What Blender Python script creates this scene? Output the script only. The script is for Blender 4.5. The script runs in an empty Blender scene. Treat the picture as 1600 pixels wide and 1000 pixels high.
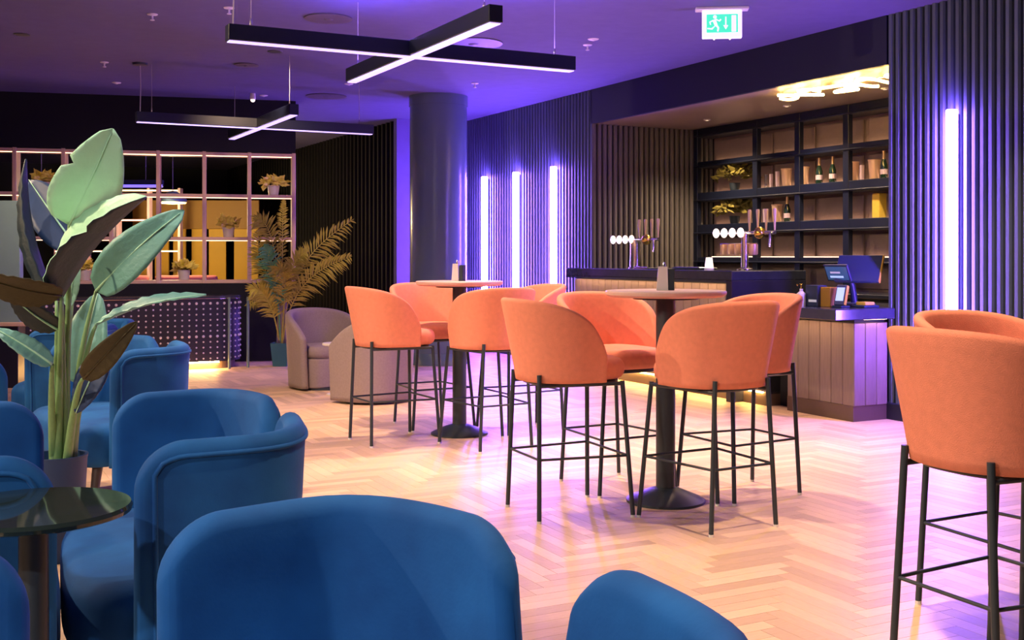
import bpy, math, random
from mathutils import Vector, Matrix, Euler
random.seed(7)
SC = bpy.context.scene
COL = SC.collection
PI = math.pi
# ------------------------------------------------------------------ camera
FPX, EYE = 1750.0, 1.28
cam_d = bpy.data.cameras.new('camera'); cam_d.sensor_width = 36.0; cam_d.lens = FPX / 1600 * 36.0
cam_d.shift_y = -100 / 1600; cam_d.clip_start = 0.05; cam_d.clip_end = 200
cam = bpy.data.objects.new('camera', cam_d); COL.objects.link(cam)
cam.location = (0, 0, EYE); cam.rotation_euler = (PI / 2, 0, 0)
SC.camera = cam
# ------------------------------------------------------------------ world, exposure
w = bpy.data.worlds.new('world'); SC.world = w; w.use_nodes = True
w.node_tree.nodes['Background'].inputs[0].default_value = (0.05, 0.05, 0.09, 1)
w.node_tree.nodes['Background'].inputs[1].default_value = 0.3
vs = SC.view_settings
vs.view_transform = 'Standard'; vs.look = 'None'; vs.exposure = 0.1; vs.gamma = 1.0; vs.use_curve_mapping = False
WARM = (1.0, 0.66, 0.40); VIOLET = (0.30, 0.16, 1.0)
DOWN_W = 260.0        # watts of one added ceiling downlight
LED_WALL = 150.0       # emission of the wall tubes
LED_ADDED_UP = 110.0          # emission of the strip added on the near cross to tint the ceiling
LED_CROSS = 1.8      # emission of the pendant crosses
# ------------------------------------------------------------------ frames
TH = math.atan(908 / FPX); CT, ST = math.cos(TH), math.sin(TH)
def rm(u, v): return (CT * u - ST * v, ST * u + CT * v)         # room axes (u across, v along the bar wall) -> world
def v_at(px, u):                                                 # place along the bar wall of a plane u seen in image column px
    r = (px - 800) / FPX; z = u / (r * CT + ST); return -r * z * ST + z * CT
def at(px, py, d): return Vector(((px - 800) / FPX * d, d, EYE + (400 - py) / FPX * d))
# ------------------------------------------------------------------ materials
def mat(name, col, rough=0.6, metal=0.0, var=0.12, scale=8.0, bump=0.0, bscale=60.0, emit=None, estr=0.0, sheen=0.0, trans=0.0, coat=0.0, spec=0.5, rnd=0.0, col2=None, stretch=None):
    m = bpy.data.materials.new(name); m.use_nodes = True
    nt = m.node_tree; N = nt.nodes; L = nt.links; b = N['Principled BSDF']
    b.inputs['Roughness'].default_value = rough; b.inputs['Metallic'].default_value = metal
    b.inputs['Specular IOR Level'].default_value = spec
    b.inputs['Sheen Weight'].default_value = sheen; b.inputs['Transmission Weight'].default_value = trans
    b.inputs['Coat Weight'].default_value = coat
    if sheen: b.inputs['Sheen Roughness'].default_value = 0.35; b.inputs['Sheen Tint'].default_value = (min(1, col[0] * 2.0 + .2), min(1, col[1] * 2.0 + .2), min(1, col[2] * 2.0 + .2), 1)
    tc = N.new('ShaderNodeTexCoord'); src = tc.outputs['Object']
    if stretch:
        mp = N.new('ShaderNodeMapping'); mp.inputs['Scale'].default_value = stretch; L.new(src, mp.inputs[0]); src = mp.outputs[0]
    nz = N.new('ShaderNodeTexNoise'); nz.inputs['Scale'].default_value = scale; nz.inputs['Detail'].default_value = 4
    L.new(src, nz.inputs['Vector'])
    cr = N.new('ShaderNodeMix'); cr.data_type = 'RGBA'
    c2 = col2 or tuple(min(1, c * (1 + var)) for c in col); c1 = col if col2 else tuple(c * (1 - var) for c in col)
    cr.inputs[6].default_value = (*c1, 1); cr.inputs[7].default_value = (*c2, 1)
    L.new(nz.outputs['Fac'], cr.inputs[0]); out = cr.outputs[2]
    if rnd:
        oi = N.new('ShaderNodeObjectInfo'); at_ = N.new('ShaderNodeAttribute'); at_.attribute_name = 'tint'
        ad = N.new('ShaderNodeMath'); ad.operation = 'ADD'; L.new(oi.outputs['Random'], ad.inputs[0]); L.new(at_.outputs['Fac'], ad.inputs[1])
        fr = N.new('ShaderNodeMath'); fr.operation = 'FRACT'; L.new(ad.outputs[0], fr.inputs[0])
        mr = N.new('ShaderNodeMapRange'); mr.inputs[3].default_value = 1 - rnd; mr.inputs[4].default_value = 1 + rnd; L.new(fr.outputs[0], mr.inputs[0])
        hs = N.new('ShaderNodeHueSaturation'); L.new(mr.outputs[0], hs.inputs['Value']); L.new(out, hs.inputs['Color']); out = hs.outputs[0]
    L.new(out, b.inputs['Base Color'])
    if bump:
        n2 = N.new('ShaderNodeTexNoise'); n2.inputs['Scale'].default_value = bscale; n2.inputs['Detail'].default_value = 3; L.new(src, n2.inputs['Vector'])
        bp = N.new('ShaderNodeBump'); bp.inputs['Strength'].default_value = bump; bp.inputs['Distance'].default_value = 0.01
        L.new(n2.outputs['Fac'], bp.inputs['Height']); L.new(bp.outputs[0], b.inputs['Normal'])
    if emit:
        b.inputs['Emission Color'].default_value = (*emit, 1); b.inputs['Emission Strength'].default_value = estr
    return m
M = {}
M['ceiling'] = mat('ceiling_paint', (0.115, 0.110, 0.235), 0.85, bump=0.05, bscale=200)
M['subfloor'] = mat('dark_joint', (0.30, 0.19, 0.12), 0.8)
M['oak'] = mat('oak_parquet', (0.64, 0.45, 0.31), 0.46, var=0.16, scale=14, spec=0.4, rnd=0.20, bump=0.06, bscale=90, stretch=(1.2, 9, 9))
M['partition_navy'] = mat('near_black_navy_paint', (0.003, 0.004, 0.014), 0.8, var=0.2, scale=3)
M['slat'] = mat('blue_grey_slat', (0.070, 0.100, 0.135), 0.5, var=0.15, scale=4, rnd=0.10, stretch=(6, 6, 1))
M['wall_dark'] = mat('dark_navy_wall', (0.016, 0.022, 0.042), 0.6, var=0.2, scale=3)
M['plaster_dark'] = mat('dark_bulkhead_paint', (0.005, 0.008, 0.028), 0.55, var=0.15, scale=2)
M['black_wall'] = mat('black_wall_paint', (0.006, 0.007, 0.012), 0.7, var=0.2, scale=3)
M['slat_black'] = mat('black_slat', (0.004, 0.0035, 0.004), 0.7, spec=0.25, var=0.2, rnd=0.2, stretch=(6, 6, 1))
M['slat_olive'] = mat('taupe_slat', (0.17, 0.155, 0.145), 0.5, var=0.15, rnd=0.10, stretch=(6, 6, 1))
M['violet_lit_wall'] = mat('violet_light_wall_paint', (0.12, 0.10, 0.22), 0.8)  # violet LED light falling on this wall put into its base colour
M['column'] = mat('blue_grey_column_lacquer', (0.12, 0.185, 0.225), 0.24, var=0.1, scale=3)
M['cross_metal'] = mat('navy_anodised_aluminium', (0.006, 0.010, 0.030), 0.4, var=0.15)
M['metal_black'] = mat('black_powder_coat', (0.022, 0.034, 0.050), 0.42, var=0.15, scale=20)
M['chrome'] = mat('brushed_steel', (0.75, 0.72, 0.70), 0.22, metal=1.0, var=0.05)
M['brass'] = mat('brass', (0.80, 0.55, 0.12), 0.25, metal=1.0, var=0.06)
M['copper'] = mat('copper_bucket_metal', (0.92, 0.62, 0.42), 0.35, metal=0.55, var=0.06)
M['orange'] = mat('salmon_wool_fabric', (0.78, 0.275, 0.185), 0.9, var=0.12, scale=40, bump=0.25, bscale=350, sheen=0.06, spec=0.2)
M['velvet'] = mat('blue_velvet', (0.0, 0.018, 0.12), 0.8, col2=(0.016, 0.155, 0.49), scale=4.5, bump=0.05, bscale=120, sheen=0.16, spec=0.25)
M['grey_fabric'] = mat('mauve_grey_fabric', (0.28, 0.22, 0.23), 0.95, var=0.15, scale=60, bump=0.25, bscale=260, sheen=0.2)
M['wood_dark'] = mat('dark_stained_wood', (0.07, 0.05, 0.05), 0.45, var=0.2, scale=10, stretch=(8, 8, 1))
M['table_top'] = mat('pale_ash_laminate', (0.62, 0.45, 0.40), 0.4, var=0.08, scale=10, stretch=(1, 12, 1))
M['glass_dark'] = mat('smoked_glass', (0.035, 0.06, 0.06), 0.04, var=0.05, trans=0.55, spec=0.8)
M['bar_plank'] = mat('grey_brown_oak_plank', (0.20, 0.150, 0.130), 0.55, var=0.3, scale=9, rnd=0.10, bump=0.15, bscale=60, stretch=(9, 9, 0.8))
M['bar_top'] = mat('navy_polished_stone', (0.030, 0.035, 0.060), 0.18, var=0.2, scale=20, coat=0.3)
M['bar_end'] = mat('dark_glossy_panel', (0.03, 0.03, 0.05), 0.12, var=0.2, scale=4)
M['plinth'] = mat('brown_plinth', (0.10, 0.065, 0.05), 0.5)
M['led_violet'] = mat('violet_led_tube', (0.8, 0.8, 1.0), 0.5, emit=(0.27, 0.11, 1.0), estr=LED_WALL)
M['led_cross'] = mat('violet_led_strip', (0.8, 0.8, 1.0), 0.5, emit=(0.42, 0.32, 1.0), estr=LED_CROSS)
M['led_added_up'] = mat('added_violet_uplight', (0.8, 0.8, 1.0), 0.5, emit=(0.24, 0.13, 1.0), estr=LED_ADDED_UP)
M['led_far'] = mat('violet_led_strip_dim', (0.5, 0.5, 1.0), 0.5, emit=(0.22, 0.16, 1.0), estr=1.2)
M['led_warm'] = mat('warm_led_strip', (1, 0.8, 0.5), 0.5, emit=(1.0, 0.58, 0.28), estr=30.0)
M['led_shelf'] = mat('warm_shelf_led', (1, 0.8, 0.6), 0.5, emit=(1.0, 0.56, 0.30), estr=3.6)
M['led_edge'] = mat('dim_warm_edge_led', (1, 0.8, 0.6), 0.5, emit=(1.0, 0.62, 0.38), estr=5.0)
M['led_plinth'] = mat('amber_plinth_led', (1, 0.8, 0.3), 0.5, emit=(1.0, 0.60, 0.16), estr=60.0)
M['neon'] = mat('amber_neon_tube', (1, 0.8, 0.3), 0.5, emit=(1.0, 0.62, 0.18), estr=30.0)
M['lens'] = mat('glowing_tap_badge', (1, 0.9, 0.85), 0.4, emit=(1.0, 0.80, 0.68), estr=1.4)
M['lamp_lens'] = mat('downlight_lens', (1, 0.9, 0.8), 0.4, emit=(1.0, 0.75, 0.5), estr=1.0)
M['shelf_wood'] = mat('peach_lacquered_timber', (0.72, 0.50, 0.42), 0.55, var=0.08, scale=6)
M['taupe_panel'] = mat('taupe_mesh_panel', (0.30, 0.21, 0.185), 0.6, var=0.12, scale=30, bump=0.4, bscale=150)
M['mustard'] = mat('mustard_panel', (0.55, 0.33, 0.02), 0.6, var=0.1, scale=3)
M['mustard_dim'] = mat('brown_mustard_beam', (0.30, 0.16, 0.02), 0.6, var=0.1, scale=3)
M['pink_fabric'] = mat('coral_booth_fabric', (0.55, 0.16, 0.13), 0.9, var=0.15, scale=30, bump=0.2, bscale=200)
M['white'] = mat('white_ceramic', (0.72, 0.68, 0.70), 0.4, var=0.04)
M['white_plastic'] = mat('white_plastic', (0.75, 0.74, 0.76), 0.45, var=0.04)
M['teal_panel'] = mat('pale_teal_panel', (0.22, 0.37, 0.41), 0.5, var=0.06)
M['pot_blue'] = mat('blue_glazed_pot', (0.005, 0.032, 0.12), 0.5, var=0.15)
M['pot_teal'] = mat('teal_square_pot', (0.02, 0.11, 0.16), 0.5, var=0.1)
M['soil'] = mat('potting_soil', (0.05, 0.035, 0.025), 0.95, var=0.4, scale=60, bump=0.5, bscale=80)
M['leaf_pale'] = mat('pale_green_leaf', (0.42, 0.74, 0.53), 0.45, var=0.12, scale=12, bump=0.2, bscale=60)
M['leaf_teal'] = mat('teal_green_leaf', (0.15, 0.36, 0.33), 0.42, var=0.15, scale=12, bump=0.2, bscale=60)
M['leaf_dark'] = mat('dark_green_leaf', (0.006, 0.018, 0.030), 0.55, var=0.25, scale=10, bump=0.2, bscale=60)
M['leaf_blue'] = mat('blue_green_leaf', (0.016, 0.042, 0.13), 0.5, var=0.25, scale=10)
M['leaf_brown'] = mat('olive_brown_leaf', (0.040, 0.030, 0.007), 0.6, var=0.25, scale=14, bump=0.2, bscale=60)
M['stem'] = mat('green_stem', (0.16, 0.30, 0.13), 0.5, var=0.2, scale=18, stretch=(6, 6, 1))
M['palm'] = mat('dry_olive_palm', (0.42, 0.37, 0.06), 0.6, var=0.35, scale=25)
M['palm_green'] = mat('fresh_palm_green', (0.10, 0.33, 0.18), 0.5, var=0.2)
M['palm_stalk'] = mat('pale_palm_stalk', (0.33, 0.27, 0.25), 0.7, var=0.2)
M['flower'] = mat('yellow_shrub_foliage', (0.95, 0.74, 0.16), 0.7, var=0.3, scale=30)
M['ivy'] = mat('olive_ivy_foliage', (0.20, 0.17, 0.03), 0.6, var=0.4, scale=30)
M['bottle'] = mat('dark_green_bottle_glass', (0.012, 0.03, 0.02), 0.08, var=0.1, spec=0.8)
M['gold_foil'] = mat('gold_foil', (0.85, 0.58, 0.28), 0.35, metal=0.9, var=0.1)
M['glass'] = mat('clear_glassware', (0.9, 0.9, 0.92), 0.05, var=0.01, trans=0.9)
M['pink_glass'] = mat('frosted_lilac_glass', (0.60, 0.46, 0.55), 0.3, var=0.05)
M['yellow_box'] = mat('yellow_carton', (0.60, 0.42, 0.06), 0.5, var=0.2, scale=20)
M['plastic_dark'] = mat('dark_blue_plastic', (0.02, 0.035, 0.08), 0.35, var=0.1)
M['yellow_side_lit_edge'] = mat('yellow_side_and_lit_edge', (0.60, 0.38, 0.04), 0.4, var=0.08)
M['screen_blue'] = mat('lit_blue_screen', (0.3, 0.4, 0.6), 0.3, emit=(0.35, 0.50, 0.85), estr=0.9)
M['screen_dim'] = mat('dim_blue_screen', (0.03, 0.06, 0.12), 0.2, emit=(0.05, 0.12, 0.30), estr=0.5)
M['print'] = mat('pale_print', (0.6, 0.65, 0.7), 0.6, emit=(0.3, 0.4, 0.5), estr=0.3)
M['sign_white'] = mat('exit_sign_white', (0.9, 0.9, 0.9), 0.5, emit=(0.88, 0.84, 1.0), estr=0.75)
M['sign_green'] = mat('exit_sign_green', (0.05, 0.6, 0.35), 0.5, emit=(0.06, 0.80, 0.50), estr=0.9)
M['dots'] = mat('pale_bead', (0.55, 0.50, 0.75), 0.4, var=0.1)
M['navy_panel'] = mat('navy_counter_panel', (0.007, 0.007, 0.030), 0.5, var=0.2)
M['vent'] = mat('grey_vent_metal', (0.10, 0.09, 0.12), 0.5, var=0.1)
M['cable'] = mat('pale_cable', (0.45, 0.42, 0.45), 0.5, var=0.05)
# ------------------------------------------------------------------ mesh helpers
class MB:
    def __init__(s): s.v = []; s.f = []; s.m = Matrix()
    def add(s, vs, fs):
        o = len(s.v); s.v += [tuple(s.m @ Vector(p)) for p in vs]; s.f += [tuple(i + o for i in f) for f in fs]; return s
    def box(s, x0, x1, y0, y1, z0, z1):
        return s.add([(x0, y0, z0), (x1, y0, z0), (x1, y1, z0), (x0, y1, z0), (x0, y0, z1), (x1, y0, z1), (x1, y1, z1), (x0, y1, z1)],
                     [(0, 3, 2, 1), (4, 5, 6, 7), (0, 1, 5, 4), (1, 2, 6, 5), (2, 3, 7, 6), (3, 0, 4, 7)])
    def bbox(s, x0, x1, y0, y1, z0, z1, b=0.006):      # box with chamfered edges
        vs = []; 
        X = (x0, x1); Y = (y0, y1); Z = (z0, z1); idx = {}
        for i in (0, 1):
            for j in (0, 1):
                for k in (0, 1):
                    sx, sy, sz = (1, -1)[i], (1, -1)[j], (1, -1)[k]
                    for a in range(3):
                        p = [X[i] + sx * b, Y[j] + sy * b, Z[k] + sz * b]; p[a] = (X[i], Y[j], Z[k])[a]
                        idx[i, j, k, a] = len(vs); vs.append(tuple(p))
        fs = []
        for i in (0, 1): fs.append([idx[i, j, k, 0] for j, k in ((0, 0), (1, 0), (1, 1), (0, 1))])
        for j in (0, 1): fs.append([idx[i, j, k, 1] for i, k in ((0, 0), (1, 0), (1, 1), (0, 1))])
        for k in (0, 1): fs.append([idx[i, j, k, 2] for i, j in ((0, 0), (1, 0), (1, 1), (0, 1))])
        for j in (0, 1):
            for k in (0, 1): fs.append([idx[0, j, k, 1], idx[1, j, k, 1], idx[1, j, k, 2], idx[0, j, k, 2]])
        for i in (0, 1):
            for k in (0, 1): fs.append([idx[i, 0, k, 0], idx[i, 1, k, 0], idx[i, 1, k, 2], idx[i, 0, k, 2]])
        for i in (0, 1):
            for j in (0, 1): fs.append([idx[i, j, 0, 0], idx[i, j, 1, 0], idx[i, j, 1, 1], idx[i, j, 0, 1]])
        for i in (0, 1):
            for j in (0, 1):
                for k in (0, 1): fs.append([idx[i, j, k, a] for a in range(3)])
        return s.add(vs, fs)
    def tube(s, pts, r, n=8, caps=True):
        pts = [Vector(p) for p in pts]; R = r if isinstance(r, (list, tuple)) else [r] * len(pts)
        vs = []; fs = []; up = None
        for i, p in enumerate(pts):
            t = (pts[min(i + 1, len(pts) - 1)] - pts[max(i - 1, 0)]).normalized()
            if up is None: up = Vector((0, 0, 1)) if abs(t.z) < 0.9 else Vector((1, 0, 0))
            a = t.cross(up).normalized(); b = t.cross(a).normalized(); up = -b if False else up
            for k in range(n):
                q = 2 * PI * k / n; vs.append(tuple(p + (a * math.cos(q) + b * math.sin(q)) * R[i]))
        for i in range(len(pts) - 1):
            for k in range(n):
                fs.append((i * n + k, i * n + (k + 1) % n, (i + 1) * n + (k + 1) % n, (i + 1) * n + k))
        if caps: fs.append(tuple(range(n))[::-1]); fs.append(tuple(range((len(pts) - 1) * n, len(pts) * n)))
        return s.add(vs, fs)
    def lathe(s, prof, n=32, cx=0, cy=0):
        vs = []; fs = []
        for r, z in prof:
            for k in range(n):
                q = 2 * PI * k / n; vs.append((cx + r * math.cos(q), cy + r * math.sin(q), z))
        for i in range(len(prof) - 1):
            for k in range(n): fs.append((i * n + k, i * n + (k + 1) % n, (i + 1) * n + (k + 1) % n, (i + 1) * n + k))
        fs.append(tuple(range(n))[::-1]); fs.append(tuple(range((len(prof) - 1) * n, len(prof) * n)))
        return s.add(vs, fs)
    def ball(s, c, r, n=12, sq=(1, 1, 1)):
        m = max(4, n // 2); prof = [(max(1e-4, math.sin(PI * i / m)), -math.cos(PI * i / m)) for i in range(m + 1)]
        vs = []; fs = []
        for a, z in prof:
            for k in range(n):
                q = 2 * PI * k / n; vs.append((c[0] + r * sq[0] * a * math.cos(q), c[1] + r * sq[1] * a * math.sin(q), c[2] + r * sq[2] * z))
        for i in range(m):
            for k in range(n): fs.append((i * n + k, i * n + (k + 1) % n, (i + 1) * n + (k + 1) % n, (i + 1) * n + k))
        return s.add(vs, fs)
    def stack(s, layers):         # layers: list of equally long closed outlines [(x,y,z)...]
        n = len(layers[0]); vs = [p for l in layers for p in l]; fs = []
        for i in range(len(layers) - 1):
            for k in range(n): fs.append((i * n + k, i * n + (k + 1) % n, (i + 1) * n + (k + 1) % n, (i + 1) * n + k))
        fs.append(tuple(range(n))[::-1]); fs.append(tuple(range((len(layers) - 1) * n, len(layers) * n)))
        return s.add(vs, fs)
    def prism(s, poly, y0, y1):   # poly in x,z extruded along y
        n = len(poly); vs = [(x, y0, z) for x, z in poly] + [(x, y1, z) for x, z in poly]
        return s.add(vs, [tuple(range(n)), tuple(range(n, 2 * n))[::-1]] + [(k, k + n, (k + 1) % n + n, (k + 1) % n) for k in range(n)])
    def mesh(s, name, smooth=False, recalc=True):
        me = bpy.data.meshes.new(name); me.from_pydata(s.v, [], s.f)
        if recalc:
            import bmesh
            bm = bmesh.new(); bm.from_mesh(me); bmesh.ops.recalc_face_normals(bm, faces=bm.faces); bm.to_mesh(me); bm.free()
        if smooth:
            me.polygons.foreach_set('use_smooth', [True] * len(me.polygons))
            if smooth is not True: me.set_sharp_from_angle(angle=math.radians(smooth))
        me.update(); return me
def link(name, me, m, parent=None, loc=(0, 0, 0), rz=0.0):
    if not me.materials: me.materials.append(M[m] if isinstance(m, str) else m)
    o = bpy.data.objects.new(name, me); COL.objects.link(o); o.parent = parent; o.location = loc; o.rotation_euler = (0, 0, rz); return o
def obj(name, mb, m, parent=None, smooth=False, loc=(0, 0, 0), rz=0.0): return link(name, mb.mesh(name, smooth), m, parent, loc, rz)
def tag(o, label, cat, group=None):
    o['label'] = label; o['category'] = cat
    if group: o['group'] = group
    return o
def thing(name, label, cat, loc=(0, 0, 0), rz=0.0, group=None):
    o = bpy.data.objects.new(name, None); COL.objects.link(o); o.location = loc; o.rotation_euler = (0, 0, rz); o.empty_display_size = 0.1
    return tag(o, label, cat, group)
def rthing(name, label, cat, u, v, z=0.0, group=None, dr=0.0): return thing(name, label, cat, (*rm(u, v), z), TH + dr, group)
def struct(name, mb, m, u=0, v=0, z=0, smooth=False, rz=None, loc=None):
    o = obj(name, mb, m, None, smooth, loc or (*rm(u, v), z), TH if rz is None else rz); o['kind'] = 'structure'; return o
def copy_tree(o, parent=None):
    c = o.copy(); COL.objects.link(c); c.parent = parent
    for ch in list(o.children): copy_tree(ch, c)
    return c
def yaw(fx, fy): return math.atan2(-fx, fy)      # local +Y looks along (fx, fy)
def light(name, kind, power, color, parent, loc=(0, 0, 0), size=0.1, spot=None, blend=1.0, rot=(0, 0, 0)):
    d = bpy.data.lights.new(name, kind); d.energy = power; d.color = color
    if kind == 'SPOT': d.spot_size = math.radians(spot); d.spot_blend = blend
    if kind in ('SPOT', 'POINT'): d.shadow_soft_size = size
    o = bpy.data.objects.new(name, d); COL.objects.link(o); o.parent = parent; o.location = loc; o.rotation_euler = rot; return o
# ================================================================== SETTING
CEIL = 3.18; UW = 6.69; V0, V1, VF = 6.48, 10.90, 14.46; UBK = 8.41; ALC = 2.79
# floor: base slab + herringbone blocks
fl = struct('floor', MB().box(-8, 9.5, -5, 25, -0.10, -0.006), 'subfloor')
LB, WB = 0.42, 0.07
def block(g=0.0006):
    return MB().bbox(g, LB - g, g, WB - g, -0.009, 0.0, 0.0007)
blk = block().mesh('parquet_block'); blk.materials.append(M['oak'])
cand = []
for i in range(-500, 700):
    for j in range(-80, 80):
        x = i * WB + j * (LB + WB); y = i * WB + j * (WB - LB)
        if not (-7.6 < x < 6.55 and -4.6 < y < 24): continue
        for k in (0, 1):
            ox, oy, r = (x, y, 0.0) if k == 0 else (x + LB + WB, y + WB - LB, PI / 2)
            cxl, cyl = (ox + LB / 2, oy + WB / 2) if k == 0 else (ox - WB / 2, oy + LB / 2)
            X, Z = rm(cxl, cyl)
            d = 99.0
            if Z > 0.5:
                px = 800 + FPX * X / Z; py = 400 + FPX * EYE / Z
                if 30 < px < 1590 and py < 985 and (px > 800 or py < 760) and not (px < 500 and py > 600) and not (870 < px < 1210 and py > 890): d = Z
            if Z < -2: continue
            cand.append((d, ox, oy, r))
cand.sort()
for d, ox, oy, r in cand[:300]:
    o = link('parquet_block', blk, 'oak', fl, (ox, oy, 0.0), r)
rest = MB(); tints = []
bv, bf = block().v, block().f
top = [(0, 0, -0.001), (0, 0, 0)]
for d, ox, oy, r in cand[300:]:
    g = 0.0008; z = -random.random() * 0.0004
    if r == 0: x0, x1, y0, y1 = ox + g, ox + LB - g, oy + g, oy + WB - g
    else: x0, x1, y0, y1 = ox - WB + g, ox - g, oy + g, oy + LB - g
    o = len(rest.v); rest.v += [(x0, y0, z), (x1, y0, z), (x1, y1, z), (x0, y1, z), (x0, y0, -.008), (x1, y0, -.008), (x1, y1, -.008), (x0, y1, -.008)]
    rest.f += [(o, o + 1, o + 2, o + 3), (o, o + 4, o + 5, o + 1), (o + 1, o + 5, o + 6, o + 2), (o + 2, o + 6, o + 7, o + 3), (o + 3, o + 7, o + 4, o)]
    tints += [random.random()] * 5
me = bpy.data.meshes.new('parquet_field'); me.from_pydata(rest.v, [], rest.f)
a = me.attributes.new('tint', 'FLOAT', 'FACE'); a.data.foreach_set('value', tints); me.update()
o = link('parquet_field', me, 'oak', fl); o['kind'] = 'stuff'
# ceiling (with the alcove soffit its own slab)
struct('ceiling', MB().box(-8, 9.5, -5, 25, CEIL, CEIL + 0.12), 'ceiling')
struct('ceiling_alcove', MB().box(UW + .05, UBK, V0, V1 + .045, ALC, ALC + 0.1), mat('warm_grey_soffit', (0.36, 0.28, 0.23), 0.35, var=0.2, scale=2), z=0)
# bar wall, near part, bulkhead, far part
wr = struct('wall_right', MB().box(UW + .045, UW + .2, -5, V0, 0, CEIL), 'wall_dark')
wb = struct('wall_bulkhead', MB().box(UW, UW + .05, V0, V1 + .045, ALC, CEIL), 'plaster_dark')
wf = struct('wall_far', MB().box(UW + .045, UW + .2, V1 + .2, VF, 0, CEIL), 'wall_dark')
wa = struct('wall_alcove_side', MB().box(UW + .045, UBK + .1, V1 + .045, V1 + .2, 0, CEIL), 'black_wall')
struct('wall_alcove_near', MB().box(UW + .2, UBK + .1, V0 - .15, V0, 0, ALC), 'wall_dark')
struct('wall_alcove_back', MB().box(UBK, UBK + .12, V0, V1, 0, ALC), 'taupe_panel')
struct('wall_step', MB().box(5.71, UW + .2, VF, VF + .12, 0, CEIL), 'violet_lit_wall')
wl = struct('wall_slatted', MB().box(5.82, 5.98, VF + .12, 24.9, 0, CEIL), 'black_wall')
struct('wall_back', MB().box(-8, 5.98, 24.9, 25, 0, CEIL), 'black_wall')
struct('wall_left', MB().box(-8, -7.9, -5, 25, 0, CEIL), 'plaster_dark')
struct('wall_rear', MB().box(-8, 9.5, -5, -4.9, 0, CEIL), 'wall_dark')
struct('baseboard_right', MB().bbox(UW - .03, UW + .045, -4.8, V0, 0, 0.13), 'plaster_dark')
struct('baseboard_far', MB().bbox(UW - .03, UW + .045, V1, VF, 0, 0.13), 'plaster_dark')
def slat_mesh(name, wdt, dep, h, m):
    mb = MB(); n = 4; wd = wdt / 2       # a soft-edged fin: trapezoid with chamfers
    poly = [(-wd, 0), (-wd, -dep * .6), (-wd * .6, -dep), (wd * .6, -dep), (wd, -dep * .6), (wd, 0)]
    mb.stack([[(x, y, 0) for x, y in poly], [(x, y, h) for x, y in poly]])
    me = mb.mesh(name); me.materials.append(M[m]); return me
SP = 0.072
s1 = slat_mesh('slat', 0.046, 0.045, CEIL - .13, 'slat')
v = V0 - SP / 2
while v > -1.6: link('slat', s1, 'slat', wr, (UW + .045, v, .13), PI / 2 * -1); v -= SP
v = V1 + SP / 2
while v < VF: link('slat', s1, 'slat', wf, (UW + .045, v, .13), -PI / 2); v += SP
s2 = slat_mesh('slat', 0.046, 0.045, ALC, 'slat_olive')
u = UW + .03
while u < UBK: link('slat', s2, 'slat_olive', wa, (u, V1 + .045, 0), 0); u += SP
s3 = slat_mesh('slat', 0.085, 0.06, CEIL, 'slat_black')
v = VF + .2
while v < 24.5: link('slat', s3, 'slat_black', wl, (5.82, v, 0), -PI / 2); v += 0.17
# column
col = thing('column', 'round blue-grey lacquered column between the dark slats and the wall tubes', 'column', (-0.878, 13.36, 0))
obj('shaft', MB().lathe([(.34, .28), (.34, CEIL - .12)], 48), 'column', col, 40)
obj('base_ring', MB().lathe([(.355, 0), (.355, .13), (.35, .14), (.355, .15), (.355, .28)], 48), 'column', col, 40)
obj('collar', MB().lathe([(.35, CEIL - .12), (.35, CEIL)], 48), 'column', col, 40)
# wall tubes
for px, lab in ((757, 'glowing violet wall tube nearest the round column'), (806, 'glowing violet wall tube, middle of the three beside the column'),
                (865, 'glowing violet wall tube beside the far end of the bar'), (1487, 'tall glowing violet wall tube at right beside the bar alcove')):
    t = rthing('wall_tube_light', lab, 'wall light', UW - .06, v_at(px, UW - .06), 0, 'violet wall tubes')
    obj('tube', MB().lathe([(.036, .42), (.042, .43), (.042, 2.34), (.036, 2.35)], 20), 'led_violet', t, 40)
    obj('mount', MB().box(.04, .06, -.02, .02, .45, 2.32), 'metal_black', t)
# ================================================================== PENDANT CROSSES
def cross(u, v, lab, up=False):
    t = rthing('cross_pendant_light', lab, 'pendant light', u, v, 2.60, 'LED cross pendants')
    A = 1.23; b = .045
    obj('long_bar', MB().bbox(-A, A, -b, b, 0.0, .10, .004), 'cross_metal', t)
    obj('cross_bar', MB().bbox(-b, b, -A, A, .004, .104, .004), 'cross_metal', t)
    obj('led_strip', MB().box(-A + .01, A - .01, -b + .012, b - .012, -.006, .002), 'led_cross', t)
    obj('led_strip', MB().box(-b + .012, b - .012, -A + .01, A - .01, -.004, .003), 'led_cross', t)
    if up:  # unseen strips added to wash the ceiling violet around this cross
        obj('added_uplight', MB().box(-.3, A - .05, -.02, .02, .097, .1025), 'led_added_up', t)
        obj('added_uplight', MB().box(-.02, .02, -A + .05, A - .05, .101, .1065), 'led_added_up', t)
    for x, y in ((-A + .15, 0), (A - .15, 0), (0, -A + .15), (0, A - .15)):
        c = obj('suspension_wire', MB().tube([(x, y, .10), (x, y, CEIL - 2.60)], .0025, 6), 'cable', t)
        obj('wire_grip', MB().lathe([(.008, .10), (.008, .13), (.004, .15)], 8, x, y), 'chrome', c)
    obj('power_cable', MB().tube([(-A + .04, 0, .1), (-A + .045, 0, .35), (-A + .04, 0, CEIL - 2.60)], .005, 6), 'cable', t)
    obj('ceiling_rose', MB().lathe([(.005, CEIL - 2.625), (.07, CEIL - 2.62), (.075, CEIL - 2.60)], 20, -A + .04, 0), 'metal_black', t, 40)
cross(2.84, 6.90, 'large near black cross pendant with violet LED underside', True)
cross(3.02, 11.48, 'smaller-looking far black cross pendant with violet LED underside')
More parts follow.
